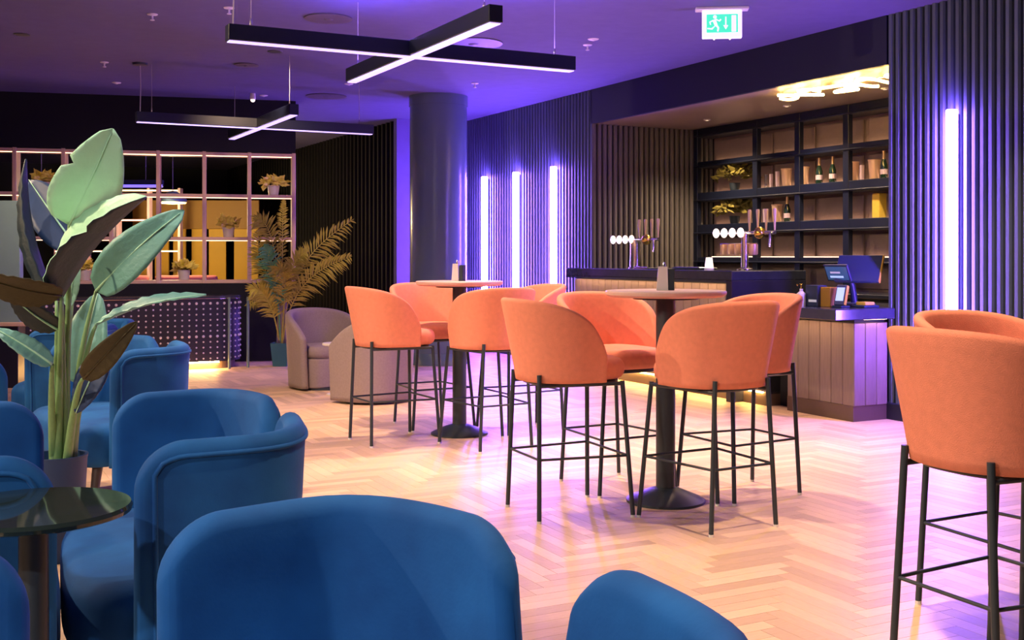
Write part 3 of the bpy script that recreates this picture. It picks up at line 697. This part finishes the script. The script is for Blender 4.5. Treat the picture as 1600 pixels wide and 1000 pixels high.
tb = copy_tree(tub0); tb.location = (-1.24, 9.93, 0); tb.rotation_euler = (0, 0, yaw(-.80, .60)); tag(tb, 'mauve tub chair with its rounded back turned, behind a bar stool', 'tub chair', 'mauve tub chairs')
t = thing('side_table', 'small white round side table between the two mauve tub chairs', 'side table', (-1.60, 10.34, 0))
obj('top', MB().lathe([(.14, .455), (.15, .46), (.15, .475), (.145, .48)], 32), 'white', t, 40); obj('stem', MB().lathe([(.016, .01), (.016, .455)], 14), 'white', t, 40); obj('foot', MB().lathe([(.11, 0), (.11, .01), (.02, .02)], 28), 'white', t, 40)
# ================================================================== PARTITION SHELVING, COUNTER, ROOM BEHIND
GA = math.radians(14.15); GP = (-2.654, 13.74)
def gworld(t, dy=0.0): return (GP[0] - t * math.cos(GA) - dy * math.sin(GA), GP[1] - t * math.sin(GA) + dy * math.cos(GA))
struct('wall_partition', MB().box(-7.0, 0, 0, .16, 0, .95).box(-7.0, 0, 0, .30, 2.54, CEIL), 'partition_navy', rz=GA, loc=(*GP, 0))
gs = thing('partition_shelving', 'peach timber grid shelving lit by warm strips in the dark partition', 'shelving', (*GP, 0), GA)
CW = .53; NC = 11; zs = [.97, 1.489, 2.007, 2.513]
for k in range(NC + 1): obj('upright', MB().bbox(-k * CW - .045, -k * CW - .0, .0, .28, .95, 2.54, .004), 'shelf_wood', gs)
for i, z in enumerate(zs):
    obj('shelf_board', MB().bbox(-NC * CW - .045, 0, .004, .28, z - .02, z + .02, .004), 'shelf_wood', gs)
    if i: obj('shelf_light', MB().box(-NC * CW, -.05, .012, .03, z - .028, z - .021), 'led_shelf', gs)
def small_plant(px, row, lab, seed):
    r = (px - 800) / FPX; tt = (GP[0] - r * GP[1]) / (math.cos(GA) - r * math.sin(GA)); x, y = gworld(tt, .12)
    t = thing('potted_shrub', lab, 'plant', (x, y, zs[row] + .021), random.random() * 3, 'yellow shrubs on the grid shelving')
    obj('pot', MB().lathe([(.055, 0), (.06, .01), (.075, .12), (.068, .12), (.06, .10)], 20), 'white', t, 40)
    o = obj('foliage', foliage(MB(), 90, .10, .10, seed, .7, .14), 'flower', t); o.scale = (1.25, 1.1, 1.0)
small_plant(428, 2, 'yellow shrub in white pot on the top right shelf cell', 1)
small_plant(357, 1, 'yellow shrub in white pot, middle row, third cell from right', 2)
small_plant(287, 0, 'yellow shrub in white pot on the bottom row before mustard panels', 3)
small_plant(130, 0, 'yellow shrub in white pot on the bottom row behind the big leaves', 4)
small_plant(66, 2, 'yellow shrub in white pot, top row at left', 5)
# dotted curved counter
ct = thing('dotted_counter', 'dark counter with rounded end and rows of pale dots under the grid shelving', 'counter', (-3.05, 12.83, 0), TH)
path = [( -2.4, 0.0), (-.30, 0.0)] + [(-.30 + .30 * math.sin(a), .30 - .30 * math.cos(a)) for a in [PI / 2 * k / 8 for k in range(1, 9)]] + [(0.0, .55)]
def wallstrip(off, z0, z1):
    mb = MB(); n = len(path); P_ = []
    for i, p in enumerate(path):
        a = path[max(0, i - 1)]; b = path[min(n - 1, i + 1)]; dx, dy = b[0] - a[0], b[1] - a[1]; l = math.hypot(dx, dy); P_.append((p[0] + dy / l * off, p[1] - dx / l * off))
    poly = P_ + [(-2.4, .55)]
    return mb.stack([[(x, y, z0) for x, y in poly], [(x, y, z1) for x, y in poly]])
obj('panel', wallstrip(0, .09, .80), 'navy_panel', ct)
obj('recessed_plinth', wallstrip(-.06, .0, .09), 'plinth', ct)
obj('worktop', wallstrip(.015, .80, .825), 'bar_top', ct)
obj('top_trim', wallstrip(.018, .796, .802), 'chrome', ct)
obj('plinth_light', MB().box(-2.3, -.30, .004, .03, .078, .089), mat('counter_plinth_led', (1, .8, .3), .5, emit=(1.0, .56, .16), estr=190.0), ct)
L = [0]
for a, b in zip(path, path[1:]): L.append(L[-1] + math.hypot(b[0] - a[0], b[1] - a[1]))
dots = MB(); e = .05
while e < L[-1] - .05:
    for k in range(len(path) - 1):
        if L[k] <= e <= L[k + 1]:
            f = (e - L[k]) / (L[k + 1] - L[k]); a, b = path[k], path[k + 1]; dx, dy = (b[0] - a[0]), (b[1] - a[1]); l = math.hypot(dx, dy); nx, ny = dy / l, -dx / l
            x, y = a[0] + dx * f, a[1] + dy * f
            for r in range(11):
                z = .745 - r * .062; s = .016 if r in (0, 6) else .0105
                dots.ball((x + nx * .004, y + ny * .004, z), s, 6)
            break
    e += .078
o = obj('dots', dots, 'dots', ct, True); o['kind'] = 'stuff'
for x, y, m in ((-.20, -.05, 'column'), (.03, .02, 'column')):
    t_ = obj('corner_post', MB().lathe([(.016, .0), (.016, .81)], 14, x, y), m, ct, 40)
# palm in square pot
PX, PY = -2.69, 13.05
pp = thing('potted_palm', 'dry olive feathery palm in a square teal pot beside the grid shelving', 'plant', (PX, PY, 0))
obj('pot', MB().stack([[(-.08, -.08, 0), (.08, -.08, 0), (.08, .08, 0), (-.08, .08, 0)], [(-.105, -.105, .27), (.105, -.105, .27), (.105, .105, .27), (-.105, .105, .27)], [(-.09, -.09, .27), (.09, -.09, .27), (.09, .09, .27), (-.09, .09, .27)], [(-.088, -.088, .24), (.088, -.088, .24), (.088, .088, .24), (-.088, .088, .24)]]), 'pot_teal', pp)
obj('soil', MB().box(-.087, .087, -.087, .087, .22, .245), 'soil', pp)
def frond(pts, ll, nl, m, seed, spread=.75):
    rr = random.Random(seed); mb = MB(); P = [Vector(p) for p in pts]; fine = []
    for i in range(41):
        t = i / 40; a = P[0] * (1 - t) ** 3 + P[1] * 3 * t * (1 - t) ** 2 + P[2] * 3 * t * t * (1 - t) + P[3] * t ** 3; fine.append(a)
    mb.tube(fine, [.010 - .007 * i / 40 for i in range(41)], 6)
    for k in range(nl):
        t = .28 + .72 * k / nl; i = min(39, int(t * 40)); c = fine[i]; tg = (fine[i + 1] - fine[i]).normalized()
        sd = tg.cross(Vector((rr.uniform(-.4, .4), -1, rr.uniform(-.2, .6)))).normalized()
        for sg in (-1, 1):
            d = (tg * spread + sd * sg * .8 + Vector((0, rr.uniform(-.5, .2), rr.uniform(-.45, .05)))).normalized()
            ln = ll * (math.sin(PI * min(1, .18 + .8 * (t - .28) / .72))) ** .6 * rr.uniform(.75, 1.1); wv = d.cross(Vector((0, 1, .3))).normalized() * .011
            mid = c + d * ln * .5; tip = c + d * ln + Vector((0, 0, -ln * .18))
            mb.add([c - wv * .4, c + wv * .4, mid + wv, tip, mid - wv, mid + Vector((0, -.006, .004))], [(0, 1, 5), (1, 2, 5), (2, 3, 5), (3, 4, 5), (4, 0, 5)])
    return mb
fr = [((437, 540), (440, 470), (430, 430), (385, 480), .20, 'palm'), ((438, 540), (440, 450), (400, 420), (403, 360), .22, 'palm'), ((440, 540), (448, 430), (480, 390), (553, 342), .26, 'palm'),
      ((441, 540), (450, 450), (490, 420), (550, 400), .24, 'palm'), ((438, 540), (440, 400), (420, 330), (398, 345), .22, 'palm'), ((439, 540), (442, 400), (440, 340), (444, 312), .10, 'palm'),
      ((437, 540), (430, 480), (410, 440), (390, 455), .20, 'palm'), ((440, 540), (445, 440), (455, 400), (480, 395), .20, 'palm'), ((438, 540), (436, 450), (425, 400), (412, 385), .20, 'palm_green'), ((440, 540), (446, 440), (450, 410), (430, 425), .22, 'palm')]
for k, (a, b, c, d, ll, m) in enumerate(fr):
    dz = (.0, -.15, .1, -.2, .15, .05, -.3, .0, -.25, -.3)[k]
    pts = [at(*a, PY), at(*b, PY + dz * .3), at(*c, PY + dz * .7), at(*d, PY + dz)]
    obj('frond', frond([Vector(p) - Vector((PX, PY, 0)) for p in pts], ll, 46, m, 50 + k), m, pp)
for k in range(5): obj('stalk', MB().tube([(-.04 + .02 * k, .01 * k - .02, .24), (-.03 + .02 * k, .0, .7), (-.05 + .035 * k, .02, 1.05)], [.014, .010, .007], 8), 'palm_stalk', pp, True)
# teal panel at the left edge
t = thing('display_panel', 'pale teal upright display panel at the left edge behind the leaves', 'display panel', (*at(-12, 400, 10.9)[:2], 0), .1)
obj('panel', MB().bbox(-.40, .26, 0, .10, .62, 1.82, .006), 'teal_panel', t); obj('foot', MB().bbox(-.40, .26, -.06, .16, 0, .62, .006), 'navy_panel', t); obj('ledge', MB().bbox(-.42, .45, -.10, .20, .60, .635, .004), 'shelf_wood', t)
# ---- room behind the partition
BY = 19.5
mw = thing('mustard_screen', 'mustard panelled screen glowing behind the grid shelving', 'screen', (-5.2, BY, 0))
for k, x in enumerate((-1.35, -1.02, -.70, -.38, -.08, .36)):
    wv = (.22, .24, .22, .26, .30, .42)[k]; obj('mustard_panel', MB().bbox(x, x + wv, 0, .05, 0, 1.75, .004), 'mustard', mw)
obj('top_beam', MB().bbox(-1.4, .80, -.02, .06, 1.75, 2.25, .006), 'mustard_dim', mw)
g2 = thing('rear_grid_frame', 'second slimmer timber grid far behind the partition shelving', 'shelving', (-6.0, 18.4, 0), .05)
for k in range(5): obj('upright', MB().bbox(-1.5 + k * .5, -1.46 + k * .5, 0, .2, .8, 2.4, .004), 'shelf_wood', g2)
for z in (.85, 1.36, 1.87, 2.36):
    obj('shelf_board', MB().bbox(-1.5, .54, 0, .2, z - .015, z + .015, .003), 'shelf_wood', g2)
    obj('shelf_light', MB().box(-1.48, .5, -.004, .0, z - .012, z + .004), 'led_shelf', g2)
rl = thing('rear_linear_light', 'blue-violet linear pendant seen through the shelving', 'pendant light', (-5.9, 16.2, 2.28), .02)
obj('bar', MB().bbox(-1.1, .85, -.04, .04, .0, .10, .004), 'metal_black', rl); obj('led_strip', MB().box(-1.1, .85, -.046, -.03, -.01, .03), 'led_far', rl)
for x in (-.9, .6): obj('suspension_wire', MB().tube([(x, 0, .1), (x, 0, CEIL - 2.28)], .003, 6), 'cable', rl)
for k, (x, wd) in enumerate(((-6.15, 1.0), (-5.05, .95))):
    b = thing('booth_seat', ('coral booth seat, left one behind the grid shelving', 'coral booth seat, right one behind the grid shelving')[k], 'booth', (x, 17.2, 0), .1, 'coral booths')
    obj('seat', cushion(superoutline(wd / 2, -.3, .3, 5), .08, .46, .05, .01), 'pink_fabric', b, True); obj('backrest', cushion(superoutline(wd / 2, .18, .34, 5), .40, .98, .05, .0), 'pink_fabric', b, True); obj('kick_base', MB().bbox(-wd / 2 + .04, wd / 2 - .04, -.26, .26, 0, .08, .004), 'metal_black', b)
lx, ly, lz = at(270, 316, 17.6)
pl = thing('disc_pendant', 'bright yellow disc lamp hanging before the mustard screen', 'pendant light', (lx, ly, 0))
obj('diffuser', MB().lathe([(.05, lz - .03), (.20, lz - .02), (.21, lz)], 28), mat('warm_globe', (1, .85, .4), .4, emit=(1, .68, .20), estr=3), pl, 40)
obj('shade', MB().lathe([(.215, lz), (.21, lz + .05), (.08, lz + .16), (.02, lz + .18)], 28), 'teal_panel', pl, 40); obj('cord', MB().tube([(0, 0, lz + .18), (0, 0, CEIL)], .004, 6), 'cable', pl); light('bulb', 'POINT', 130, (1, .72, .36), pl, (0, -.2, lz - .2), .1)
# ================================================================== BIRD OF PARADISE PLANT
QX, QY = -1.93, 4.74
bp = thing('bird_of_paradise_plant', 'tall potted plant with large paddle leaves at left', 'plant', (QX, QY, 0))
obj('pot', MB().lathe([(.10, 0), (.105, .01), (.125, .42), (.13, .44), (.115, .44), (.11, .36), (.001, .36)], 36), 'pot_blue', bp, 40)
obj('soil', MB().lathe([(.108, .35), (.108, .375)], 28), 'soil', bp)
def blade(base, tip, wd, normal, bow=0.06, fold=.18, n=18, m2=None, notch=()):
    B, T = Vector(base), Vector(tip); ax = T - B; Ln = ax.length; ax.normalize(); nr = Vector(normal); nr = (nr - ax * nr.dot(ax)).normalized(); sd = ax.cross(nr).normalized()
    vs = []; fs = []; cols = 9
    for i in range(n + 1):
        t = i / n; w = wd / 2 * (math.sin(PI * min(1, t ** .72 * .97 + .02))) ** .62 if 0 < i < n else .004
        c = B + ax * Ln * t + nr * (bow * Ln * math.sin(PI * t) - bow * Ln * .9 * t * t)
        for j in range(cols):
            q = -1 + 2 * j / (cols - 1); ww = w
            if any(abs(t - a) < .03 and (q > 0) == s and abs(q) > .5 for a, s in notch): ww = w * .72
            vs.append(c + sd * q * ww + nr * (abs(q) * ww * fold + .004 * math.sin(t * 46) * abs(q)))
    for i in range(n):
        for j in range(cols - 1): fs.append((i * cols + j, i * cols + j + 1, (i + 1) * cols + j + 1, (i + 1) * cols + j))
    return MB().add(vs, fs)
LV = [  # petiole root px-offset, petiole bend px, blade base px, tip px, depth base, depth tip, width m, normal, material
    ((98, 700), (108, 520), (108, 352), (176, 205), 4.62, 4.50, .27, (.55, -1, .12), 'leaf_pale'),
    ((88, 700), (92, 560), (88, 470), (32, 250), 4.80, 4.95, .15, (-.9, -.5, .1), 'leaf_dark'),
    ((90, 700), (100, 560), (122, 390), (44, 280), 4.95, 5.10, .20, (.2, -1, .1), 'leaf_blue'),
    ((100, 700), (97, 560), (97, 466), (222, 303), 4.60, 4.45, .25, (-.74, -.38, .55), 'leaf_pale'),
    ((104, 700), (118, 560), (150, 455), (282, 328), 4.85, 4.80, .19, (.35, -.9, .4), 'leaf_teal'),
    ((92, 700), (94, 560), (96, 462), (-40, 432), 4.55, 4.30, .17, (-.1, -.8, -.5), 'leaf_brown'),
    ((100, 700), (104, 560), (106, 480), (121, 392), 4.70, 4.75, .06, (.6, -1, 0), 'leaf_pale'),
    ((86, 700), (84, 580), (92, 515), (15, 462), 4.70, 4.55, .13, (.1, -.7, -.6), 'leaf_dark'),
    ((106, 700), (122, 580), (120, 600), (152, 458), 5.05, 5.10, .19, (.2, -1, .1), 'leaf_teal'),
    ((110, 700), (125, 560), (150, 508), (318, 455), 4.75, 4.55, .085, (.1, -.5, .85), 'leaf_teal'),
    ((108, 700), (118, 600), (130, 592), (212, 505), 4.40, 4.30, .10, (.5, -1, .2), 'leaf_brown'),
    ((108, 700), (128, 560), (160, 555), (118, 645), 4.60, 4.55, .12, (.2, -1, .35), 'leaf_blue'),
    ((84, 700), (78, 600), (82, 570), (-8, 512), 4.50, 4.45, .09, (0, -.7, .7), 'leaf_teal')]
for k, (r0, r1, bb, tp, d0, d1, wd, nr, m) in enumerate(LV):
    rt = Vector(at(*r0, QY)); rt.z = .36; rt.x = QX + (rt.x - QX) * .9; rt.y = QY + (random.random() - .5) * .08
    mid = at(*r1, (d0 + QY) / 2); b0 = at(*bb, d0); t0 = at(*tp, d1); O = Vector((QX, QY, 0)); pts = []
    for i in range(13):
        t = i / 12; pts.append(rt * (1 - t) ** 2 + mid * 2 * t * (1 - t) + b0 * t * t - O)
    obj('stem', MB().tube(pts, [.021 - .014 * (i / 12) for i in range(13)], 8), 'stem', bp, True)
    fold = {3: .95, 9: .5, 1: .7}.get(k, .18)
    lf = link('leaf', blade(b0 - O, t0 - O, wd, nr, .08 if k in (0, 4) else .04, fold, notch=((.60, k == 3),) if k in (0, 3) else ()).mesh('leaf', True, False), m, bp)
    lf.data.materials.append(M['leaf_dark' if k == 3 else m])       # one leaf's darker underside, with its half in shade put into the colour
    sm = lf.modifiers.new('thickness', 'SOLIDIFY'); sm.thickness = .0035; sm.offset = -1; sm.material_offset = 1
    obj('midrib', MB().tube([b0 - O + (t0 - b0) * q + Vector(nr).normalized() * (.004 + (.08 if k in (0, 4) else .04) * (t0 - b0).length * (math.sin(PI * q) - .9 * q * q)) for q in [i / 10 for i in range(11)]], [.006 - .0045 * i / 10 for i in range(11)], 6), 'leaf_pale' if m != 'leaf_brown' else 'leaf_brown', lf, True)
# ================================================================== CEILING FITTINGS
def ceil_at(px, py): d = FPX * (CEIL - EYE) / (400 - py); return ((px - 800) / FPX * d, d, CEIL)
for px, py, lab in ((238, 22, 'white sprinkler head on the ceiling at upper left'), (163, 97, 'white sprinkler head on the ceiling left of the far cross cable'), (918, 70, 'white sprinkler head on the ceiling right of the near cross'),
                    (742, 130, 'white sprinkler head on the violet ceiling beside the column'), (100, 151, 'white sprinkler head above the partition at far left'), (358, 12, 'white sprinkler head behind the near cross cable')):
    t = thing('sprinkler', lab, 'sprinkler', ceil_at(px, py), 0, 'ceiling sprinklers')
    obj('plate', MB().lathe([(.012, -.012), (.04, -.006), (.042, 0)], 18), 'white_plastic', t, 40); obj('head', MB().lathe([(.008, -.012), (.008, -.04), (.018, -.045), (.018, -.05)], 12), 'white_plastic', t, 40)
for px, py, lab in ((927, 61, 'small flat white ceiling sensor right of the near cross'), (182, 129, 'small flat white ceiling sensor at left'), (545, 131, 'small flat white ceiling sensor above the far cross'), (412, 149, 'small flat white ceiling sensor beside the bright spot')):
    t = thing('ceiling_sensor', lab, 'sensor', ceil_at(px, py), 0, 'ceiling sensors')
    obj('plate', MB().lathe([(.03, -.010), (.045, -.006), (.05, 0)], 20), 'white_plastic', t, 40); obj('cap', MB().lathe([(.012, -.016), (.02, -.010)], 14), 'white_plastic', t, 40)
for px, py, R, lab in ((513, 28, .19, 'round grey ceiling vent behind the near cross'), (740, 67, .26, 'round ceiling vent seen over the near cross arm'), (510, 150, .24, 'round ceiling vent above the far cross'), (385, 101, .12, 'small round ceiling vent left of centre')):
    t = thing('ceiling_vent', lab, 'vent', ceil_at(px, py), 0, 'round ceiling vents')
    for i in range(4):
        r = R * (1 - i * .22); obj('vent_ring', MB().lathe([(r * .86, -.012 + i * .002), (r, -.010), (r, -.001), (r * .9, -.001)], 32), 'vent', t, 40)
    obj('vent_core', MB().lathe([(R * .14, -.02), (R * .2, -.012), (R * .2, 0)], 20), 'vent', t, 40)
t = thing('ceiling_spot', 'small bright adjustable spot on the ceiling above the far cross', 'spotlight', ceil_at(395, 146))
obj('housing', MB().lathe([(.03, -.07), (.035, -.06), (.03, 0)], 16), 'white_plastic', t, 40); obj('lens', MB().ball((0, 0, -.075), .028, 12), 'lens', t, True)
# exit sign
ex = ceil_at(1128, 12); t = thing('exit_sign', 'green and white running man emergency exit sign on the ceiling', 'exit sign', ex, -.10)
obj('mounting_plate', MB().bbox(-.20, .20, -.05, .05, -.022, 0, .004), 'white_plastic', t)
bd = obj('sign_box', MB().bbox(-.150, .150, -.025, .025, -.235, -.022, .005), 'sign_white', t)
S = .30
def flat(poly, m, d=-.0275): obj('pictogram', MB().prism(poly, d, d + .002), m, bd)
flat([(-.118, -.195), (.118, -.195), (.118, -.055), (-.118, -.055)], 'sign_green', -.0268)
W_ = 'sign_white'
flat([(.070, -.19), (.105, -.19), (.105, -.065), (.070, -.065)], W_)                                       # doorway
flat([(-.006 + .013 * math.cos(a), -.078 + .013 * math.sin(a)) for a in [2 * PI * k / 12 for k in range(12)]][::1], W_) if False else None
flat([(-.055 + .014 * math.cos(2 * PI * k / 12), -.075 + .014 * math.sin(2 * PI * k / 12)) for k in range(12)], W_)   # head
flat([(-.075, -.10), (-.050, -.092), (-.035, -.135), (-.055, -.145)], W_)                                 # torso
flat([(-.056, -.138), (-.040, -.132), (-.022, -.158), (-.028, -.188), (-.040, -.186), (-.036, -.160)], W_)  # leg
flat([(-.058, -.145), (-.045, -.138), (-.075, -.172), (-.112, -.168), (-.112, -.158), (-.080, -.160)], W_)  # rear leg
flat([(-.052, -.096), (-.020, -.112), (-.006, -.098), (-.012, -.090), (-.024, -.102), (-.048, -.088)], W_)  # arm
flat([(-.074, -.100), (-.098, -.112), (-.092, -.136), (-.084, -.134), (-.088, -.116), (-.070, -.108)], W_)  # rear arm
flat([(.022, -.075), (.032, -.075), (.032, -.140), (.046, -.140), (.027, -.172), (.008, -.140), (.022, -.140)], W_)  # arrow
for x in (-.06, .06): obj('test_lamp', MB().ball((x, 0, -.24), .008, 8), 'lens', t, True)
# ---- ceiling downlights added to light floor, seats and shelving (most lie above the picture)
NEUT = (1.0, .86, .74)
N9 = (85, (0, 0, 0)); WD = (125, (0, 0, 0))
KEY = lambda a, z: (110, (math.radians(a), 0, math.radians(z)))     # tilted; z turns the aim, 0 = straight ahead, -90 = to the right
DL = [((.95, 6.9), 1.7, WARM, N9), ((-.9, 6.1), 1.6, WARM, N9), ((-.3, 8.2), 1.5, WARM, N9), ((1.6, 7.8), 1.2, WARM, N9), ((-2.4, 8.1), 1.8, WARM, (85, (math.radians(28), 0, 0))), ((-1.7, 4.4), .5, NEUT, N9), ((.5, 2.7), 1.3, WARM, N9), ((3.0, 7.0), 1.2, WARM, N9), ((1.5, 4.5), 1.5, WARM, (68, (0, 0, 0))), ((-.6, .6), .5, NEUT, N9),
      ((-4.6, 3.4), 2.4, (1.0, .72, .44), KEY(52, -70)), ((-4.4, 6.2), 2.2, (1.0, .72, .44), KEY(55, -80)), ((-3.4, .2), 1.7, NEUT, KEY(50, -45)), ((-1.2, -1.4), 1.3, NEUT, KEY(38, 24)),
      ((-2.2, 10.4), .8, WARM, (80, (.85, 0, .3))), ((.2, 10.6), 1.0, WARM, N9), ((-4.2, 9.6), .7, WARM, (80, (.85, 0, .1)))]
for k, ((x, y), s, c_, (ang, tl)) in enumerate(DL):
    lab = {14: 'added dark-trimmed downlight in the ceiling left of the far cross', 15: 'added dark-trimmed downlight in the violet ceiling right of the column', 16: 'added dark-trimmed downlight in the ceiling at far left'}.get(k, 'added unseen ceiling downlight above the picture')
    t = thing('downlight', lab, 'downlight', (x, y, CEIL), 0, 'added downlights')
    obj('trim', MB().lathe([(.045, -.006), (.065, -.006), (.07, 0), (.045, 0)], 24), 'metal_black', t, 40)
    obj('lens', MB().lathe([(.044, -.003), (.044, -.001)], 20), 'vent', t)
    light('bulb', 'SPOT', DOWN_W * s, c_, t, (0, 0, -.03), .05, ang, 1.0, tl)
